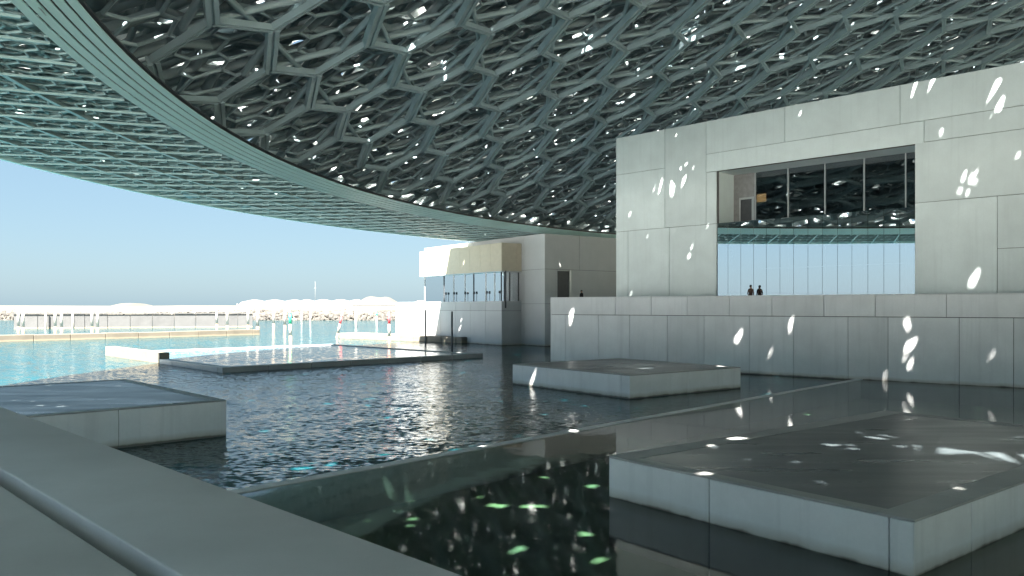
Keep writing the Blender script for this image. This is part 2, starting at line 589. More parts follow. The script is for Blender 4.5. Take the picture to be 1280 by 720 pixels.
def mound(px0, px1, py, y, name, label):
    x0, x1, zt = fx(px0, y), fx(px1, y), fz(py, y)
    n, m = 24, 10
    v, f = [], []
    for i in range(n + 1):
        for j in range(m + 1):
            u, w = i / n, j / m
            hgt = math.sin(u * math.pi) ** 0.8 * math.sin(w * math.pi) ** 0.7
            hgt *= 1 - 0.18 * math.sin(u * 9) ** 2
            v.append((x0 + (x1 - x0) * u, y + 40 * w, 4.2 + (zt - 4.2) * hgt + random.uniform(-.1, .1)))
    for i in range(n):
        for j in range(m):
            a = i * (m + 1) + j
            f.append((a, a + m + 1, a + m + 2, a + 1))
    tag(link(name, mesh_from(name, v, f, True), 'sand'), label, 'sand mound')
mound(426, 500, 368.5, 370, 'sand_mound', 'broad heap of pale sand rising between the white tents')
mound(122, 152, 378, 330, 'sand_mound', 'small low heap of sand on the flat far shore')

# far grey jetty wall with posts and rails
JY = 163.0
jt = thing('jetty', 'long grey concrete jetty wall with white rails across the water', 'jetty')
xa, xb = fx(17, JY), fx(316, 178)
JF = Frame(xa, JY, math.degrees(math.atan2(xb - xa, 178 - JY)))
JL = math.hypot(xb - xa, 178 - JY)
k = 0; s = 0.0
while s < JL:
    e = min(s + 4.4, JL)
    link('wall_panel', fbox(JF, s + .04, e - .04, 0, .5, -1.0, 3.0 + random.uniform(-.05, .05), .03), 'jetty_concrete', jt)
    s = e
link('walkway', fbox(JF, -.3, JL + .3, -.25, 3.0, 3.07, 3.25), 'jetty_concrete', jt)
for z in (3.55, 3.85, 4.2):
    link('rail', tube(JF.p(0, 0, z), JF.p(JL, 0, z), .05, .05, 6), 'post_white', jt)
ns = int(JL / 2.4)
for i in range(ns + 1):
    link('baluster', tube(JF.p(JL * i / ns, 0, 3.25), JF.p(JL * i / ns, 0, 4.22), .05, .05, 6), 'post_white', jt)

def pile(px, pytop, pybase, w, label, group=None, lean=0.0, bands=(('post_white', 0, 1),), cap=None, name='mooring_pile'):
    """timber / steel pile standing in the water; bands are painted sleeves from the water up"""
    y = F * EYE / (pybase - HZ)
    x = fx(px, y)
    zt = fz(pytop, y)
    t = thing(name, label, 'post', group)
    L = zt
    base = Vector((x, y, -2.2))
    top = Vector((x + lean, y, zt))
    for (m, a, b) in bands:
        z0 = -2.2 if a == 0 else L * a
        z1 = L * b
        p0 = base.lerp(top, (z0 + 2.2) / (zt + 2.2)); p1 = base.lerp(top, (z1 + 2.2) / (zt + 2.2))
        link('shaft' if m in ('post_white', 'post_dark') else ('painted_band' if m != 'rust' else 'rusty_foot'), tube(p0, p1, w, w * .96, 12), m, t)
    c0 = top; c1 = top + Vector((0, 0, w * .7))
    link('cap', tube(c0, c1, w * 1.1, w * .3, 12), cap or bands[-1][0], t)
    return t
gl = 'white wooden mooring pile standing in front of the grey jetty wall'
gg = 'white piles along the jetty'
for px, base in ((23, 415), (29, 416), (69, 415), (77, 416), (115, 415.5), (122, 416), (271, 411), (284, 413), (310, 412.5)):
    pile(px, 385 + random.uniform(-1, 1.5), base - 0.5, .24, gl, gg, 0, (('rust', 0, .22), ('post_white', .22, 1)))
for px in (57, 91, 155, 186, 215, 243):
    pile(px, 385.0, 411.6 - px * .012, .2, 'slim white pile set close against the grey jetty wall', 'slim piles against the jetty', 0)
pile(322, 387, 416.5, .26, 'white pile rising at the end of the tan breakwater', None, 0, (('rust', 0, .3), ('post_white', .3, 1)))
pile(342, 388, 413, .24, 'plain white pile with brown foot left of the green banded pile', None, 0, (('rust', 0, .35), ('post_white', .35, 1)))
pile(356, 386, 415, .24, 'white pile with rusty foot directly beside the green banded pile', None, 0, (('rust', 0, .3), ('post_white', .3, 1)))
pile(363.5, 389, 427, .20, 'white pile with broad green band near its top', None, -.1, (('rust', 0, .2), ('post_white', .2, .58), ('paint_green', .58, .92), ('post_white', .92, 1)))
pile(417, 393, 422, .18, 'leaning white pile with a red band near its top', None, 1.25, (('rust', 0, .2), ('post_white', .2, .6), ('paint_red', .6, .9), ('post_white', .9, 1)))
pile(486.5, 391, 427.5, .18, 'upright white pile with red top beside the low sunlit quay', None, 0, (('rust', 0, .2), ('post_white', .2, .62), ('paint_red', .62, .95), ('post_white', .95, 1)))
pile(471, 386, 408, .2, 'slim white pile with pale green top near the white gantry', None, 0, (('post_white', 0, .6), ('paint_green', .6, .8), ('post_white', .8, 1)))
for px in (377, 388):
    pile(px, 389, 402.5, .26, 'short thin white pile standing near the far rubble shore', 'short piles near the rubble shore', 0)
# gantry: white post carrying a level beam
gy = 178.0
g = thing('gantry', 'white post carrying a long level beam toward the pavilion', 'gantry')
link('post', tube((fx(445, gy), gy, -2.2), (fx(445, gy), gy, fz(383, gy)), .3, .28, 12), 'post_white', g)
link('post', tube((fx(505, gy), gy, -2.2), (fx(505, gy), gy, fz(383, gy)), .3, .28, 12), 'post_white', g)
gf = Frame(fx(441, gy), gy, 90)
link('beam', fbox(gf, 0, 12.5, -.2, .2, fz(382.6, gy), fz(381.6, gy) + .1), 'jetty_concrete', g)
# far mast
link_m = thing('mast', 'thin pale radio mast far beyond the white tents', 'mast')
link('pole', tube((fx(394, 600), 600, 4.5), (fx(394, 600), 600, fz(352, 600)), .07, .05, 8), 'post_white', link_m)
link('crossarm', tube((fx(392.5, 600), 600, fz(360, 600)), (fx(395.5, 600), 600, fz(360, 600)), .05, .05, 6), 'post_white', link_m)

def low_wall(name, a, b, h, th, step, mat, label, cat, zb=-2.2):
    d = (b - a)
    fr = Frame(a.x, a.y, math.degrees(math.atan2(d.x, d.y)))
    L = d.length
    t = thing(name, label, cat)
    s = 0.0
    while s < L - .05:
        e = min(s + step, L)
        link('stone_block', fbox(fr, s + .03, e - .03, 0, th, zb, h + random.uniform(-.03, .03), .04), mat, t)
        s = e
    return t
low_wall('breakwater', ground_pt(-60, 429.3), ground_pt(325, 418.5), .85, 2.0, 4.5, 'breakwater_stone', 'low tan stone breakwater lying in the turquoise water before the jetty', 'breakwater')
low_wall('quay', ground_pt(424, 423), ground_pt(577, 429.3), .75, 3.5, 2.6, 'quay_stone', 'low sunlit quay of pale blocks at the foot of the pavilion', 'quay')

# ------------------------------------------------------------------ square basin in the middle distance
BF = Frame(-19.9, 53.8, 46.7)
BW, BD, BZ = 23.8, 26.0, 0.36
bs = thing('basin', 'square raised basin with thin stone rim holding rippled blue water', 'basin')
def kerb_run(fr, s0, s1, d0, d1, z0, z1, step, mat, nm, parent, along='s'):
    a, b = (s0, s1) if along == 's' else (d0, d1)
    q = a
    while q < b - .05:
        e = min(q + step, b)
        if along == 's':
            link(nm, fbox(fr, q + .02, e - .02, d0, d1, z0, z1, .02), mat, parent)
        else:
            link(nm, fbox(fr, s0, s1, q + .02, e - .02, z0, z1, .02), mat, parent)
        q = e
kerb_run(BF, 0, BW, 0, .7, -2.2, BZ, 3.4, 'platform_coping', 'rim_stone', bs)
kerb_run(BF, 0, .7, .7, 12.0, -2.2, BZ, 2.9, 'platform_coping', 'rim_stone', bs, 'd')
kerb_run(BF, 0, .8, 12.0, BD, -2.2, BZ + .5, 3.5, 'quay_stone', 'rim_stone', bs, 'd')
kerb_run(BF, BW - .5, BW, .7, BD, -2.2, BZ - .04, 4.0, 'platform_coping', 'rim_stone', bs, 'd')
kerb_run(BF, .8, BW - .5, BD - .5, BD, -2.2, BZ - .04, 4.0, 'platform_coping', 'rim_stone', bs)
me = mesh_from('basin_water', [BF.p(.7, .7, BZ - .1), BF.p(BW - .5, .7, BZ - .1), BF.p(BW - .5, BD - .5, BZ - .1), BF.p(.7, BD - .5, BZ - .1)], [(0, 1, 2, 3)])
link('water_surface', me, 'basin_water', bs)
me = mesh_from('basin_bed', [BF.p(.7, .7, -.9), BF.p(BW - .5, .7, -.9), BF.p(BW - .5, BD - .5, -.9), BF.p(.7, BD - .5, -.9)], [(0, 1, 2, 3)])
link('bed', me, 'pool_bed', bs)
for px, top, base, lab in ((532, 388, 431, 'dark round steel post standing in front of the low quay'), (565, 390, 438.5, 'dark round steel post rising from the basin corner')):
    pile(px, top, base, .105, lab, None, 0, (('post_dark', 0, 1),), name='steel_post')

# ------------------------------------------------------------------ stone platforms
def platform(label, fr, sl, dl, h, seams_s, seams_d, zb=-1.4, cs=.38, cd=.55):
    """fr: origin at the front corner, u along the right-hand face, n along the left-hand face"""
    t = thing('stone_platform', label, 'platform', None)
    link('core', fbox(fr, .06, sl - .06, .06, dl - .06, zb, h - .16), 'joint_dark', t)
    def runs(seams, L):
        q = [0.0] + list(seams) + [L]
        return list(zip(q[:-1], q[1:]))
    for a, b in runs(seams_s, sl):
        link('side_panel', fbox(fr, a + .012, b - .012, 0, .055, zb, h - .05, .006), 'platform_panel', t)
        link('side_panel', fbox(fr, a + .012, b - .012, dl - .055, dl, zb, h - .05, .006), 'platform_panel', t)
    for a, b in runs(seams_d, dl):
        link('side_panel', fbox(fr, 0 - .002, .053, a + .012, b - .012, zb, h - .052, .006), 'platform_panel', t)
        link('side_panel', fbox(fr, sl - .053, sl + .002, a + .012, b - .012, zb, h - .052, .006), 'platform_panel', t)
    # coping: four borders, butted
    for a, b in runs(seams_s, sl):
        link('coping_stone', fbox(fr, a + .008, b - .008, -.004, cs, h - .046, h, .006), 'platform_coping', t)
        link('coping_stone', fbox(fr, a + .008, b - .008, dl - cs, dl + .004, h - .046, h, .006), 'platform_coping', t)
    for a, b in runs(seams_d, dl):
        a2, b2 = max(a, cs), min(b, dl - cs)
        link('coping_stone', fbox(fr, -.004, cd, a2 + .008, b2 - .008, h - .044, h + .001, .006), 'platform_coping', t)
        link('coping_stone', fbox(fr, sl - cd, sl + .004, a2 + .008, b2 - .008, h - .044, h + .001, .006), 'platform_coping', t)
    link('top_slab', fbox(fr, cd + .004, sl - cd - .004, cs + .004, dl - cs - .004, h - .16, h - .012), 'platform_top', t)
    return t
# near: front corner, right-hand face runs 52 deg, left-hand face back along -38 deg
platform('large stone platform with dark slate top beside the still green pool', Frame(6.62, 12.9, 52.0), 13.2, 7.05, 1.0,
         [2.2, 5.9, 9.6], [0.42, 4.15], cs=.62, cd=.36)
platform('pale stone platform standing in front of the terrace wall', Frame(5.75, 38.3, 53.0), 8.7, 9.5, 1.18,
         [4.3], [0.6, 6.3], cs=.3, cd=.4)
platform('stone platform with blue grey top rising beside the concrete parapet', Frame(-9.98 - 11.5 * .7314, 27.4 - 11.5 * .682, 47.0), 11.5, 11.0, 1.26,
         [5.5, 8.0], [5.5], cs=.4, cd=.4)

# ------------------------------------------------------------------ terrace: wall, parapet panels and floor
TZ, TP = 4.4, 5.29
zc = TW.pz(688, 393.2)
pavc = Vector((5.3, 91.0))
BXF = Frame(9.02, 68.0, 134.7)            # gallery front: u towards the viewer's right
tp_l = TW.p(TS0, 0.3, 0); tp_r = TW.p(TS1, 0.3, 0)
far_r = BXF.p(44, 30, 0)
poly = [(tp_l.x + .02, tp_l.y), (tp_r.x, tp_r.y), (far_r.x + 10, far_r.y), (40, 110), (13.5, 97.2), (pavc.x + .1, pavc.y - .25)]
tag(link('terrace_floor', prism(poly, -2.2, TZ), 'floor_stone'), kind='structure')
tw = thing('terrace_wall', 'long pale panelled terrace wall rising straight from the pool', 'wall')
link('core', fbox(TW, TS0 + .05, TS1, .1, .299, -2.2, TP - .06), 'joint_dark', tw)
seams = [TW.ps(p) for p in (688, 707, 748, 787, 834, 880, 937, 992, 1060, 1110, 1199, 1267)]
seams += [seams[-1] + 2.9, seams[-1] + 6.0, seams[-1] + 9.4, TS1]
seams = sorted(q for q in seams if q <= TS1)
for a, b in zip(seams[:-1], seams[1:]):
    link('wall_panel', fbox(TW, a + .014, b - .014, random.uniform(-.006, .006), .095, -2.2, zc - .02, .008), 'terrace_panel', tw)
seams = [TS0] + [TW.ps(p) for p in (769, 814, 859, 912, 965, 1030, 1094, 1183)]
seams += [seams[-1] + 4.2, seams[-1] + 8.4, TS1]
seams = sorted(q for q in seams if q <= TS1)
for a, b in zip(seams[:-1], seams[1:]):
    link('parapet_panel', fbox(TW, a + .014, b - .014, -.01 + random.uniform(-.005, .005), .095, zc + .02, TP - .065, .008), 'terrace_panel', tw)
    link('coping_stone', fbox(TW, a + .012, b - .012, -.02, .42, TP - .06, TP, .01), 'terrace_panel', tw)
# parapet return along the terrace's water side
rf_a = Vector((tp_l.x, tp_l.y)); rf_b = pavc - Vector((0, .3))
rd = rf_b - rf_a
RF = Frame(rf_a.x, rf_a.y, math.degrees(math.atan2(rd.x, rd.y)))
link('return_wall', fbox(RF, .35, rd.length - .1, -.15, .15, -2.2, TP - .03), 'terrace_panel', tw)

# ------------------------------------------------------------------ gallery building
GH = BXF.pz(770, 173.0)
S = BXF.ps
Z = BXF.pz
gal = thing('gallery_building', 'tall pale panelled gallery with a wide recessed window', 'building')
SE = 44.0
ws0, ws1 = S(895.5), S(1143.5)
wz0, wz1 = TZ, (Z(895.5, 214.5) + Z(1143.5, 179.5)) / 2
zr = Z(770, 290)                           # joint between the two lower rows
zl1 = (Z(883, 193) + Z(1280, 131)) / 2     # joint under the top row
zl2 = (Z(1146, 179) + Z(1280, 160.5)) / 2
zl3 = (Z(1143, 254) + Z(1280, 242)) / 2
zm = Z(770, 219)
zl4 = Z(1262, 310)
pan = [
 (0, S(831), zm, GH), (0, S(831), zr, zm), (S(831), S(882.5), zr, GH), (S(882.5), ws0, zr, zl1 - (zl1 - wz1)), 
 (0, S(785), TZ, zr), (S(785), S(836.5), TZ, zr), (S(836.5), ws0, TZ, zr),
 (S(882.5), S(981), zl1, GH), (S(981), S(1125), zl1, GH), (S(1125), S(1293), zl1, GH), (S(1293), SE, zl1, GH),
 (S(882.5), S(1155), wz1, zl1), (S(1155), S(1330), zl2, zl1), (S(1330), SE, zl2, zl1),
 (ws1, S(1300), zl3, zl2), (S(1300), SE, zl3, zl2),
 (ws1, S(1246.5), TZ, zl3), (S(1246.5), S(1330), zl4, zl3), (S(1246.5), S(1330), TZ, zl4), (S(1330), SE, TZ, zl3),
 (ws1, S(1155), wz1 - .0, zl2) if zl2 - wz1 > .3 else None]
for q in pan:
    if q is None: continue
    a, b, z0, z1 = q
    if z1 - z0 < .08: continue
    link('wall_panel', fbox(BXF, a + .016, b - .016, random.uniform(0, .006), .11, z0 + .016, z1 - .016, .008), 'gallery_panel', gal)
# dark backing behind the joints, in four pieces round the opening
link('backing', fbox(BXF, .03, ws0, .112, .4, TZ, GH - .03), 'joint_dark', gal)
link('backing', fbox(BXF, ws1, SE, .112, .4, TZ, GH - .03), 'joint_dark', gal)
link('backing', fbox(BXF, ws0 + .002, ws1 - .002, .112, .4, wz1, GH - .03), 'joint_dark', gal)
GD = 26.0
link('side_wall', fbox(BXF, .0, .3, .405, GD, TZ, GH), 'gallery_panel', gal)
link('side_wall', fbox(BXF, SE - .3, SE, .405, GD, TZ, GH), 'gallery_panel', gal)
link('rear_wall', fbox(BXF, .3, SE - .3, GD - .3, GD, TZ, GH), 'gallery_panel', gal)
link('roof', fbox(BXF, .3, SE - .3, .405, GD - .3, GH - .45, GH - .08), 'gallery_panel', gal)
# window: reveals, glazing, mullions, room behind, tall glass screen flush with the facade
DEP = 2.7
win = link('window_reveal', fbox(BXF, ws0 - .3, ws0, .405, DEP + .1, TZ, wz1 + .3), 'gallery_panel', gal)
link('window_reveal', fbox(BXF, ws1, ws1 + .3, .405, DEP + .1, TZ, wz1 + .3), 'gallery_panel', gal)
link('window_head', fbox(BXF, ws0 + .003, ws1 - .003, .405, DEP + .1, wz1, wz1 + .3), 'gallery_panel', gal)
GI = Frame(BXF.p(0, DEP, 0).x, BXF.p(0, DEP, 0).y, 134.7)
gi = GI.ps
g0 = gi(944)
pier = link('door_pier', fbox(GI, gi(916), g0, 0, .3, TZ, wz1 - .003), 'room_wall', gal)
dz = GI.pz(930, 247)
link('door_frame', fbox(GI, gi(924.5), gi(926), -.06, -.003, TZ, dz), 'frame_metal', pier)
link('door_frame', fbox(GI, gi(940), gi(942.5), -.06, -.003, TZ, dz), 'frame_metal', pier)
link('door_frame', fbox(GI, gi(926), gi(940), -.06, -.003, dz - .16, dz), 'frame_metal', pier)
link('door_leaf', fbox(GI, gi(926), gi(940), -.03, -.002, TZ, dz - .16), 'room_dark', pier)
mull = [g0, gi(985), gi(1031), gi(1080), gi(1132), ws1 + .2]
for a, b in zip(mull[:-1], mull[1:]):
    p = link('pane', fbox(GI, a + .02, b - .02, .06, .075, TZ, wz1), 'window_glass', gal)
for a in mull[:-1]:
    link('mullion', fbox(GI, a - .035, a + .035, -.02, .14, TZ, wz1 - .002), 'frame_metal', gal)
link('transom', fbox(GI, g0 + .04, ws1, .02, .1, TZ + 3.1, TZ + 3.16), 'frame_metal', gal)
seam = [ws0 + .02] + [S(x) for x in (909, 925, 941, 957, 974, 991, 1009, 1027, 1046, 1064, 1084, 1104, 1124)] + [ws1 - .02]
zs = Z(896, 279)
for a, b in zip(seam[:-1], seam[1:]):
    link('screen_pane', fbox(BXF, a + .012, b - .012, .12, .135, TZ + .02, zs), 'screen_glass', gal)
# the room
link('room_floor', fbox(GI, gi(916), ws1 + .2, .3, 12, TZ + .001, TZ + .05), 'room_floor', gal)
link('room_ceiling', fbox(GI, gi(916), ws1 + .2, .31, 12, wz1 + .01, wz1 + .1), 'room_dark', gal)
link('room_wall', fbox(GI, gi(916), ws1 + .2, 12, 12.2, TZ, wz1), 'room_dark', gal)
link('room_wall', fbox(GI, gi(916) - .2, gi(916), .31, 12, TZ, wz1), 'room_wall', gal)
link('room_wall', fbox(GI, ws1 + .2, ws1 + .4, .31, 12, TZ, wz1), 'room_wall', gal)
sg = Frame(GI.p(0, .5, 0).x, GI.p(0, .5, 0).y, 134.7)
so = thing('lit_sign', 'small glowing orange sign hanging behind the gallery window', 'sign')
link('face', fbox(sg, sg.ps(945.5), sg.ps(957.5), 0, .02, sg.pz(950, 252.5), sg.pz(950, 242.5)), 'lit_sign', so)
link('housing', fbox(sg, sg.ps(945) , sg.ps(958), .021, .1, sg.pz(950, 253), sg.pz(950, 242)), 'dark_metal', so)
link('hanger', fbox(sg, sg.ps(951), sg.ps(951.6), .03, .06, sg.pz(950, 242), wz1), 'dark_metal', so)

# ------------------------------------------------------------------ pavilion by the sea
PA = -35.8
PT = Frame(3.77, 90.0, 90 + PA)           # u along the dark right-hand face
# tall volume
pav = thing('pavilion', 'pavilion block with cream screened canopy and glazed deck by the sea', 'building')
PH = 12.95
link('wall_core', fbox(PT, .06, 19.9, .06, 27.9, -2.2, PH - .05), 'joint_dark', pav)
def clad(fr, s0, s1, d, z_list, s_list, mat, parent, th=.055, out=0.0):
    for z0, z1 in zip(z_list[:-1], z_list[1:]):
        for a, b in zip(s_list[:-1], s_list[1:]):
            link('wall_panel', fbox(fr, a + .02, b - .02, d, d + th, z0 + .02, z1 - .02), mat, parent)
d0, d1 = PT.ps(697), PT.ps(711.5)
dzt = PT.pz(704, 339)
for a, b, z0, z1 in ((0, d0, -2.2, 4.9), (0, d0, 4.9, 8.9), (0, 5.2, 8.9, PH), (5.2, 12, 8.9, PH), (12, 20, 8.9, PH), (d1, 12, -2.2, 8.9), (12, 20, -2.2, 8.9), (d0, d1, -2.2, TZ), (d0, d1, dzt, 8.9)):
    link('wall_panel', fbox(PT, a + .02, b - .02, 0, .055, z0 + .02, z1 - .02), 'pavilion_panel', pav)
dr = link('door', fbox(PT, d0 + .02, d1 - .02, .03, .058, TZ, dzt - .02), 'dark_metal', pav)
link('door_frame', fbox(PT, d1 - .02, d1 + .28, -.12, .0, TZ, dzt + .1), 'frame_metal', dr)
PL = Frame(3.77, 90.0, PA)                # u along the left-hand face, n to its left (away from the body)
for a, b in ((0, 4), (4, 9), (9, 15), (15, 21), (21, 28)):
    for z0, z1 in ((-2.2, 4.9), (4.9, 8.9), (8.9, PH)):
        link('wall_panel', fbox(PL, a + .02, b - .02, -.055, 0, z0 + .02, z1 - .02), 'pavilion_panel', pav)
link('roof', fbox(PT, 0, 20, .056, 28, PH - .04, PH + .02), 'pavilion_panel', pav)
# glazed deck: parapet body, deck, glass, canopy
PC = Frame(-1.2, 92.0, PA)                # corner of the low part; u runs away along its left-hand face
PCR = Frame(-1.2, 92.0, 90 + PA)
LEN, WID, PZ = 26.8, 4.15, 5.22
link('deck_core', fbox(PCR, .06, WID, .06, LEN - .06, -2.2, 4.4), 'joint_dark', pav)
zj = PC.pz(627, 388.5)
cuts = [0, 3.4, 6.8, 10.4, 14.0, 17.6, 21.2, 24.0, LEN]
for a, b in zip(cuts[:-1], cuts[1:]):
    link('wall_panel', fbox(PC, a + .02, b - .02, -.055, 0, -2.2, zj - .02), 'pavilion_panel', pav)
    link('parapet_panel', fbox(PC, a + .02, b - .02, -.12, 0, zj + .02, PZ), 'pavilion_panel', pav)
link('wall_panel', fbox(PCR, .02, WID, 0, .055, -2.2, zj - .02), 'pavilion_panel', pav)
link('parapet_panel', fbox(PCR, .02, WID, 0, .12, zj + .02, PZ - .004), 'pavilion_panel', pav)
link('wall_panel', fbox(PCR, .0, WID, LEN - .055, LEN, -2.2, PZ), 'pavilion_panel', pav)
zb_, zt_ = PC.pz(628, 338.3), PC.pz(628, 303.2)
mx = [PC.ps(p) for p in (627.5, 614, 603, 588, 577, 563, 551, 527)]
gset = 0.5
for a, b in zip(mx[:-1], mx[1:]):
    link('pane', fbox(PC, a + .06, b - .06, -gset - .02, -gset, 4.4, zb_), 'pavilion_glass', pav)
for i, a in enumerate(mx):
    link('mullion', fbox(PC, a - .07, a + .07, -gset - .08, -gset + .06, 4.4, zb_ + .02), 'frame_metal' if i % 3 else 'dark_metal', pav)
for a, b in ((.3, 1.5), (1.5, 2.8), (2.8, WID)):
    link('pane', fbox(PCR, a + .05, b - .05, gset, gset + .02, 4.4, zb_), 'pavilion_glass', pav)
    link('mullion', fbox(PCR, a - .06, a + .05, gset - .06, gset + .08, 4.4, zb_ + .02), 'dark_metal', pav)
link('deck', fbox(PCR, .05, WID, .1, LEN - .1, 4.401, 4.45), 'floor_stone', pav)
# canopy: vertical screen panels around a core
CL = PC.ps(525)
can = link('canopy', fbox(PCR, .1, WID, .1, CL - .1, zb_ + .03, zt_ - .05), 'canopy_mesh', pav)
q = 0.0
cst = [0, 2.3, 4.6, 6.9, PC.ps(575), 11.6, 13.8, PC.ps(541), CL]
for i, (a, b) in enumerate(zip(cst[:-1], cst[1:])):
    up = 0.0 if a < PC.ps(576) else .05
    link('screen_panel', fbox(PC, a + .015, b - .015, -.06, .02, zb_, zt_ + up), 'canopy_mesh', can)
link('screen_panel', fbox(PCR, .03, 2.1, -.02, .06, zb_, zt_), 'canopy_mesh', can)
link('screen_panel', fbox(PCR, 2.13, WID, -.02, .06, zb_, zt_), 'canopy_mesh', can)
link('edge_trim', fbox(PCR, -.06, WID, -.07, CL + .02, zb_ - .12, zb_ - .003), 'frame_metal', can)
# dark lanterns on the deck
for px in (555, 565, 579, 590, 606, 632):
    pc = PC if px < 628 else PC
    s_ = max(.7, pc.ps(min(px, 622)))
    b = PC.p(s_, -.3, 4.45)
    ln = thing('deck_lamp', 'small dark bollard lamp standing on the pavilion deck', 'lamp', 'lamps along the pavilion deck')
    link('stem', tube(b, b + Vector((0, 0, 1.7)), .03, .03, 6), 'dark_metal', ln)
    link('head', tube(b + Vector((0, 0, 1.7)), b + Vector((0, 0, 2.0)), .14, .12, 8), 'dark_metal', ln)

# ------------------------------------------------------------------ concrete parapet in the foreground and the plaza behind it
QF = Frame(1.94 * .7071 + 3 * .7071, 1.94 * .7071 - 3 * .7071, -45.0)   # u runs left-forward along the outer edge, n back to the viewer
par = thing('parapet', 'broad grey concrete parapet with a stepped bench beside the pool', 'parapet')
def slab(fr, s0, s1, d0, d1, z0, z1, bev):
    me = fbox(fr, s0, s1, d0, d1, z0, z1)
    bm = bmesh.new(); bm.from_mesh(me)
    bmesh.ops.bevel(bm, geom=list(bm.edges), offset=bev, segments=3, affect='EDGES', profile=.5)
    for f in bm.faces: f.smooth = True
    bm.to_mesh(me); bm.free()
    try:
        me.set_sharp_from_angle(angle=R(40))
    except Exception:
        pass
    return me
link('wall_body', fbox(QF, -6, 14, .03, 2.9, -2.2, 3.2), 'parapet_concrete', par)
link('coping', slab(QF, -6, 14, 0, .745, 3.21, 3.5, .010), 'parapet_concrete', par)
link('bench', slab(QF, -6, 14, .84, 2.9, 3.205, 3.485, .008), 'parapet_concrete', par)
tag(link('plaza_floor', fbox(QF, -120, 14, 2.92, 220, -2.2, 2.9), 'floor_stone'), kind='structure')  # unseen floor, carried far back so sunlit paving bounces light under the dome

# ------------------------------------------------------------------ people
def person(loc, rotz, mat, label, cat='person', H=1.74):
    J = {'pel': (0, 0, .95, .15), 'wai': (0, 0, 1.12, .135), 'che': (0, .01, 1.32, .165), 'nec': (0, .0, 1.5, .06), 'hea': (0, -.01, 1.58, .085), 'top': (0, -.01, 1.68, .08),
         'shl': (-.17, 0, 1.42, .065), 'ell': (-.23, .03, 1.14, .045), 'wrl': (-.2, -.08, .92, .033), 'hal': (-.19, -.11, .83, .03),
         'shr': (.17, 0, 1.42, .065), 'elr': (.23, .03, 1.14, .045), 'wrr': (.2, -.08, .92, .033), 'har': (.19, -.11, .83, .03),
         'hil': (-.09, 0, .88, .1), 'knl': (-.1, -.02, .5, .065), 'anl': (-.1, .02, .1, .042), 'tol': (-.11, -.15, .035, .035),
         'hir': (.09, 0, .88, .1), 'knr': (.1, -.02, .5, .065), 'anr': (.1, .06, .1, .042), 'tor': (.11, -.1, .035, .035)}
    E = [('pel', 'wai'), ('wai', 'che'), ('che', 'nec'), ('nec', 'hea'), ('hea', 'top'), ('che', 'shl'), ('shl', 'ell'), ('ell', 'wrl'), ('wrl', 'hal'),
         ('che', 'shr'), ('shr', 'elr'), ('elr', 'wrr'), ('wrr', 'har'), ('pel', 'hil'), ('hil', 'knl'), ('knl', 'anl'), ('anl', 'tol'), ('pel', 'hir'), ('hir', 'knr'), ('knr', 'anr'), ('anr', 'tor')]
    ks = list(J)
    me = bpy.data.meshes.new('person')
    me.from_pydata([J[k][:3] for k in ks], [(ks.index(a), ks.index(b)) for a, b in E], [])
    o = bpy.data.objects.new('person', me)
    COL.objects.link(o)
    md = o.modifiers.new('skin', 'SKIN')
    for i, k in enumerate(ks):
        me.skin_vertices[0].data[i].radius = (J[k][3], J[k][3] * (.75 if k in ('che', 'wai', 'pel') else 1))
    me.skin_vertices[0].data[0].use_root = True
    o.modifiers.new('sub', 'SUBSURF').levels = 1
    bpy.context.view_layer.update()
    dg = bpy.context.evaluated_depsgraph_get()
    nm = bpy.data.meshes.new_from_object(o.evaluated_get(dg))
    bpy.data.objects.remove(o)
    for p in nm.polygons: p.use_smooth = True
    nm.materials.clear(); nm.materials.append(MAT[mat])
    b = bpy.data.objects.new('person', nm)
    COL.objects.link(b)
    b.location, b.rotation_euler, b.scale = loc, (0, 0, rotz), (H / 1.74,) * 3
    tag(b, label, cat)
    bm = bmesh.new()
    bmesh.ops.create_uvsphere(bm, u_segments=12, v_segments=8, radius=1.0)
    for v in bm.verts: v.co = Vector((v.co.x * .098, v.co.y * .108 + .012, v.co.z * .1 + 1.675))
    bmesh.ops.delete(bm, geom=[v for v in bm.verts if v.co.z < 1.64 and v.co.y < -.02], context='VERTS')
    hm = bpy.data.meshes.new('hair'); bm.to_mesh(hm); bm.free()
    hm.materials.append(MAT['hair_dark'])
    h = bpy.data.objects.new('hair', hm); COL.objects.link(h); h.parent = b
    return b
def at(px, d): return ((px - 640) / F * d, d)
x, y = at(938.5, 58.5); person((x, y, TZ), 2.4, 'clothes_brown', 'person in brown top standing before the tall glass screen')
x, y = at(727, 75.5); person((x, y, TZ), .8, 'clothes_black', 'person in black standing on the terrace near the grey door', H=1.72)

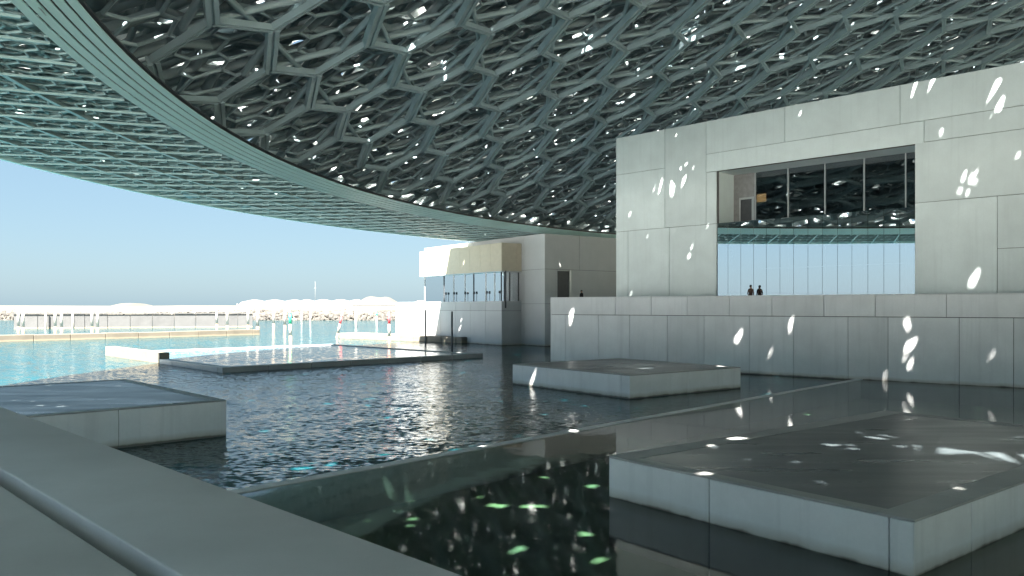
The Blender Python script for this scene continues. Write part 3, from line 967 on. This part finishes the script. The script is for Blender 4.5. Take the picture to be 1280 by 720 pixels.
# ------------------------------------------------------------------ the dome
HS = 8.7
DC = Vector((7.0 * HS, 4.7 * HS))
RI, RO = 8.9 * HS, 10.47 * HS
ZSOF = EYE + HS                           # underside of the rim
FAS = 1.35                                # height of the banded inner fascia
RS2 = 366.0
def zin(r): return ZSOF + FAS + (RI * RI - r * r) / RS2
def dome_pts(xy, d):
    r2 = (xy ** 2).sum(1)
    z = ZSOF + FAS + (RI * RI - r2) / RS2 + d
    return np.column_stack([xy[:, 0] + DC.x, xy[:, 1] + DC.y, z])
def dome_up(xy):
    u = np.column_stack([xy[:, 0] * 2 / RS2, xy[:, 1] * 2 / RS2, np.ones(len(xy))])
    return u / np.linalg.norm(u, axis=1)[:, None]
def hexnet(a, phi, rmax, jit=0.0, rmin=0.0, sx=1.0, sy=1.0):
    """edges of a honeycomb of side a, turned by phi, clipped to a ring"""
    n = int(rmax / (1.5 * a * min(1.0, sx))) + 3
    ij = np.array([(i, j) for i in range(-2 * n, 2 * n + 1) for j in range(-n, n + 1)])
    c = np.column_stack([ij[:, 0] * math.sqrt(3) * a + ij[:, 1] * math.sqrt(3) / 2 * a, ij[:, 1] * 1.5 * a])
    if sx == 1.0:
        c = c[(c ** 2).sum(1) < (rmax + 2 * a) ** 2]
    e0, e1 = [], []
    for k in range(3):
        t0, t1 = math.radians(30 + 60 * k), math.radians(90 + 60 * k)
        e0.append(c + a * np.array([math.cos(t0), math.sin(t0)]))
        e1.append(c + a * np.array([math.cos(t1), math.sin(t1)]))
    e0, e1 = np.concatenate(e0), np.concatenate(e1)
    if jit:
        def dis(p):
            q = np.round(p * 50).astype(np.int64)
            h = np.sin(q[:, 0] * 12.9898 + q[:, 1] * 78.233) * 43758.5453
            g = np.sin(q[:, 0] * 39.3467 + q[:, 1] * 11.135) * 24634.6345
            return p + jit * np.column_stack([h - np.floor(h) - .5, g - np.floor(g) - .5])
        e0, e1 = dis(e0), dis(e1)
    sc_ = np.array([sx, sy]); e0, e1 = e0 * sc_, e1 * sc_
    cs, sn = math.cos(phi), math.sin(phi)
    M = np.array([[cs, sn], [-sn, cs]])
    e0, e1 = e0 @ M, e1 @ M
    rm = np.maximum((e0 ** 2).sum(1), (e1 ** 2).sum(1)) ** .5
    rn = np.minimum((e0 ** 2).sum(1), (e1 ** 2).sum(1)) ** .5
    k = (rm < rmax) & (rn > rmin)
    return e0[k], e1[k]
def starnet(a, phi, rmax, sx=1.0, sy=1.0):
    """bars joining the middles of neighbouring honeycomb edges (six-pointed stars)"""
    n = int(rmax / (1.5 * a * min(1.0, sx))) + 3
    ij = np.array([(i, j) for i in range(-2 * n, 2 * n + 1) for j in range(-n, n + 1)])
    c = np.column_stack([ij[:, 0] * math.sqrt(3) * a + ij[:, 1] * math.sqrt(3) / 2 * a, ij[:, 1] * 1.5 * a])
    if sx == 1.0:
        c = c[(c ** 2).sum(1) < (rmax + 2 * a) ** 2]
    ap = a * math.sqrt(3) / 2
    m = [c + ap * np.array([math.cos(math.radians(60 * k)), math.sin(math.radians(60 * k))]) for k in range(6)]
    e0 = np.concatenate([m[k] for k in range(6)]); e1 = np.concatenate([m[(k + 1) % 6] for k in range(6)])
    sc_ = np.array([sx, sy]); e0, e1 = e0 * sc_, e1 * sc_
    cs, sn = math.cos(phi), math.sin(phi)
    M = np.array([[cs, sn], [-sn, cs]])
    e0, e1 = e0 @ M, e1 @ M
    rm = np.maximum((e0 ** 2).sum(1), (e1 ** 2).sum(1)) ** .5
    k = rm < rmax
    return e0[k], e1[k]

# chosen sun patches: upper bars on each point's ray to the sun are removed
LIT = []
for px, py, r in ((826, 231, .2), (866, 211, .2), (1030, 165, .3), (1202, 238, .3), (1241, 118, .2)):
    LIT.append((BXF.p(BXF.ps(px), 0, BXF.pz(px, py)), r))
for px, py, r in ((919, 420, .2), (1130, 410, .2), (712, 393, .1)):
    LIT.append((TW.p(TW.ps(px), 0, TW.pz(px, py)), r))
for px, py, z, r in ((1100, 548, 1., .3), (1216, 566, 1., .3), (1275, 546, 1., .1),
                     (496, 640, -1.1, .1), (630, 632, -1.1, .2), (748, 606, -1.1, .1), (873, 693, -1.1, .3),
                     (785, 457, 1.18, .2), (1000, 536, -1.1, .1)):
    q = ground_pt(px, py, z)
    LIT.append((Vector((q.x, q.y, z)), r))
def open_up(e0, e1, d, w):
    m = (e0 + e1) / 2
    z = ZSOF + FAS + (RI * RI - (m ** 2).sum(1)) / RS2 + d
    keep = np.ones(len(m), bool)
    ab = e1 - e0
    L2 = (ab ** 2).sum(1)
    for P, r in LIT:
        t = (z - P.z) / -s_dir.z
        q = np.column_stack([P.x - s_dir.x * t - DC.x, P.y - s_dir.y * t - DC.y])
        u = np.clip(((q - e0) * ab).sum(1) / L2, 0, 1)
        dist = np.hypot(*(q - (e0 + ab * u[:, None])).T)
        keep &= dist > r * .1 + w * .5
    return e0[keep], e1[keep]

dome = thing('dome_canopy', 'vast latticed metal dome of layered hexagons sheltering the pools', 'dome')
def layer(e, d, w, h, mat, name='lattice_layer'):
    e0, e1 = open_up(*e, d, w)
    me = beams(dome_pts(e0, d), dome_pts(e1, d), dome_up((e0 + e1) / 2), w, h)
    return tag(link(name, me, mat, dome), kind='stuff')
PHI = R(19)
RL = RI - 1.5
# lowest layer: thick hexagon beams; the 300 that show largest are parts of their own
A0, A1 = hexnet(3.5, PHI, RI + 1.2, sx=.82, sy=1.3)
ang = np.arctan2(A1[:, 1] - A0[:, 1], A1[:, 0] - A0[:, 0])
dz_ = (0.3 + 0.012 * np.round((ang % math.pi) / (math.pi / 3)))
P0, P1 = dome_pts(A0, dz_), dome_pts(A1, dz_)
def proj(P):
    y = np.maximum(P[:, 1], .5)
    return 640 + F * P[:, 0] / y, HZ - F * (P[:, 2] - EYE) / y
u0, v0 = proj(P0); u1, v1 = proj(P1)
vis = (P0[:, 1] > 4) & (P1[:, 1] > 4) & ((((u0 > 0) & (u0 < 1280) & (v0 > 0)) | ((u1 > 0) & (u1 < 1280) & (v1 > 0))))
rr = np.maximum((A0 ** 2).sum(1), (A1 ** 2).sum(1)) ** .5
vis &= (rr < RI + 1.2)
size = np.where(vis, np.hypot(u1 - u0, v1 - v0) + 1e-3, 0)
order = np.argsort(-size)
own = order[:300][size[order[:300]] > 0]
sec = [(-.5, -.5), (-.14, -.5), (-.10, -.34), (.10, -.34), (.14, -.5), (.5, -.5), (.5, -.36), (.42, -.33), (.42, .5), (-.42, .5), (-.42, -.33), (-.5, -.36)]
nsec = len(sec)
bar = mesh_from('hexagon_beam', [(x, 0, z) for x, z in sec] + [(x, 1, z) for x, z in sec],
                [tuple(range(nsec)), tuple(range(2 * nsec - 1, nsec - 1, -1))] + [(i, nsec + i, nsec + (i + 1) % nsec, (i + 1) % nsec) for i in range(nsec)])
bar.materials.append(MAT['beam_steel'])
UPS = dome_up((A0 + A1) / 2)
dd = A1 - A0
long_ = np.abs(dd @ np.array([-math.sin(PHI), math.cos(PHI)])) > .97 * np.hypot(dd[:, 0], dd[:, 1])   # the stout members
WID_A, HGT_A = np.where(long_, .54, .30), np.where(long_, .44, .32)
for i in own:
    a, b, up = Vector(P0[i]), Vector(P1[i]), Vector(UPS[i])
    ax = (b - a).normalized(); sd = ax.cross(up).normalized(); uu = sd.cross(ax)
    L = (b - a).length
    M = Matrix.Translation(a) @ Matrix((sd, ax, uu)).transposed().to_4x4() @ Matrix.Diagonal((WID_A[i], L, HGT_A[i], 1))
    o = link('hexagon_beam', bar, None, dome)
    o.matrix_world = M
rest = np.ones(len(A0), bool); rest[own] = False
rest &= rr < RI + 1.2
tag(link('hexagon_lattice', beams(P0[rest], P1[rest], UPS[rest], WID_A[rest][:, None], HGT_A[rest][:, None]), 'beam_steel', dome), kind='stuff')
layer(starnet(3.5, PHI, RL, .82, 1.3), .85, .2, .28, 'beam_steel')
layer(hexnet(1.25, PHI + .5, RI + 1.0, .3), 1.15, .10, .16, 'beam_steel')
layer(hexnet(1.9, PHI + .35, RI + 1.8, .45), 1.5, .24, .4, 'dome_steel')
layer(starnet(2.3, PHI + .8, RI + 3), 2.5, .16, .3, 'dome_steel')
layer(hexnet(1.7, PHI + .2, RI + 5, .3), 3.3, .34, .3, 'dome_steel')
layer(hexnet(1.5, PHI + .6, RO - 1.6, .35), 4.3, .76, .2, 'dome_steel')
layer(hexnet(1.4, PHI + 1.0, RO - 1.5, .35), 4.7, .78, .2, 'dome_plate')
layer(hexnet(1.3, PHI + .15, RO - 1.4, .35), 5.1, .76, .15, 'dome_plate')
layer(hexnet(1.5, PHI + .75, RO - 1.3, .4), 5.5, .83, .12, 'dome_plate')
layer(hexnet(1.35, PHI + .4, RO - 1.3, .4), 5.8, .74, .12, 'dome_plate')

# rim: banded inner fascia, flat lattice soffit, outer edge
def ring(r0, r1, z0, z1, seg=240):
    v, f = [], []
    for k in range(seg):
        t = 2 * math.pi * k / seg
        c, s = math.cos(t), math.sin(t)
        for r, z in ((r0, z0), (r1, z0), (r1, z1), (r0, z1)):
            v.append((DC.x + r * c, DC.y + r * s, z))
    for k in range(seg):
        a, b = k * 4, ((k + 1) % seg) * 4
        for j in range(4):
            f.append((a + j, a + (j + 1) % 4, b + (j + 1) % 4, b + j))
    me = mesh_from('ring', v, f)
    bm = bmesh.new(); bm.from_mesh(me); bmesh.ops.recalc_face_normals(bm, faces=bm.faces); bm.to_mesh(me); bm.free()
    return me
nb = 5
def band(r0, z0, r1, z1, th, seg=360):
    """tilted plate ring: outer lower edge (r0,z0) to inner upper edge (r1,z1)"""
    v, f = [], []
    for k in range(seg):
        t = 2 * math.pi * k / seg
        c, s = math.cos(t), math.sin(t)
        for r, z in ((r0, z0), (r1, z1), (r1, z1 + th), (r0, z0 + th)):
            v.append((DC.x + r * c, DC.y + r * s, z))
    for k in range(seg):
        a, b = k * 4, ((k + 1) % seg) * 4
        for j in range(4):
            f.append((a + j, b + j, b + (j + 1) % 4, a + (j + 1) % 4))
    me = mesh_from('band', v, f)
    bm = bmesh.new(); bm.from_mesh(me); bmesh.ops.recalc_face_normals(bm, faces=bm.faces); bm.to_mesh(me); bm.free()
    return me
BWD, BRS = .30, .11
for k in range(nb):
    r0, z0 = RI - BWD * k, ZSOF + BRS * k
    link('fascia_band', band(r0, z0, r0 - BWD + .07, z0 + BRS * .72, .05), 'fascia_aluminium', dome)
link('fascia_backing', band(RI + .02, ZSOF + .13, RI - BWD * nb + .02, ZSOF + .13 + BRS * nb, .06), 'dark_metal', dome)
link('edge_trim', ring(RO - .25, RO, ZSOF - .05, ZSOF + .55), 'fascia_aluminium', dome)
link('rim_sun_stop', band(RO - .02, ZSOF + .56, RO - 2.4, ZSOF + 1.5, .05), 'soffit_metal', dome)  # added plate that keeps sun from leaking in above the outer edge
nr = 204
for k in range(nr):
    t = 2 * math.pi * (k + .3) / nr
    sk = R(23)
    a = Vector((DC.x + (RI + .2) * math.cos(t), DC.y + (RI + .2) * math.sin(t), ZSOF + .02))
    t2 = t + .042
    b = Vector((DC.x + (RO - .26) * math.cos(t2), DC.y + (RO - .26) * math.sin(t2), ZSOF + .02))
    ax = (b - a).normalized(); up = Vector((0, 0, 1)); sd = ax.cross(up)
    if k == 0:
        soff_bar = fbox(Frame(0, 0, 0), 0, 1, -.5, .5, -.5, .5); soff_bar.materials.append(MAT['soffit_rib'])
    o = link('soffit_rib', soff_bar, None, dome)
    o.matrix_world = Matrix.Translation(a) @ Matrix((sd, ax, up)).transposed().to_4x4() @ Matrix.Diagonal((.12, (b - a).length, .09, 1))
for k in range(1, 4):
    r = RI + (RO - RI) * k / 4
    link('ring_beam', ring(r - .1, r + .1, ZSOF + .02, ZSOF + .3), 'soffit_metal', dome)
def flat_layer(e, z, w, h, mat):
    e0, e1 = e
    q = lambda p: np.column_stack([p[:, 0] + DC.x, p[:, 1] + DC.y, np.full(len(p), z)])
    me = beams(q(e0), q(e1), np.tile([0, 0, 1.0], (len(e0), 1)), w, h)
    tag(link('soffit_lattice', me, mat, dome), kind='stuff')
flat_layer(hexnet(.62, .3, RO - .3, 0, RI - .5), ZSOF + .2, .075, .08, 'soffit_metal')
flat_layer(hexnet(.5, .9, RO - .3, .15, RI - .5), ZSOF + .4, .10, .08, 'soffit_metal')
flat_layer(hexnet(.55, .1, RO - .3, .15, RI - .5), ZSOF + .62, .24, .08, 'soffit_metal')
flat_layer(hexnet(.7, .6, RO - .3, .2, RI - .5), ZSOF + .95, .46, .08, 'soffit_metal')
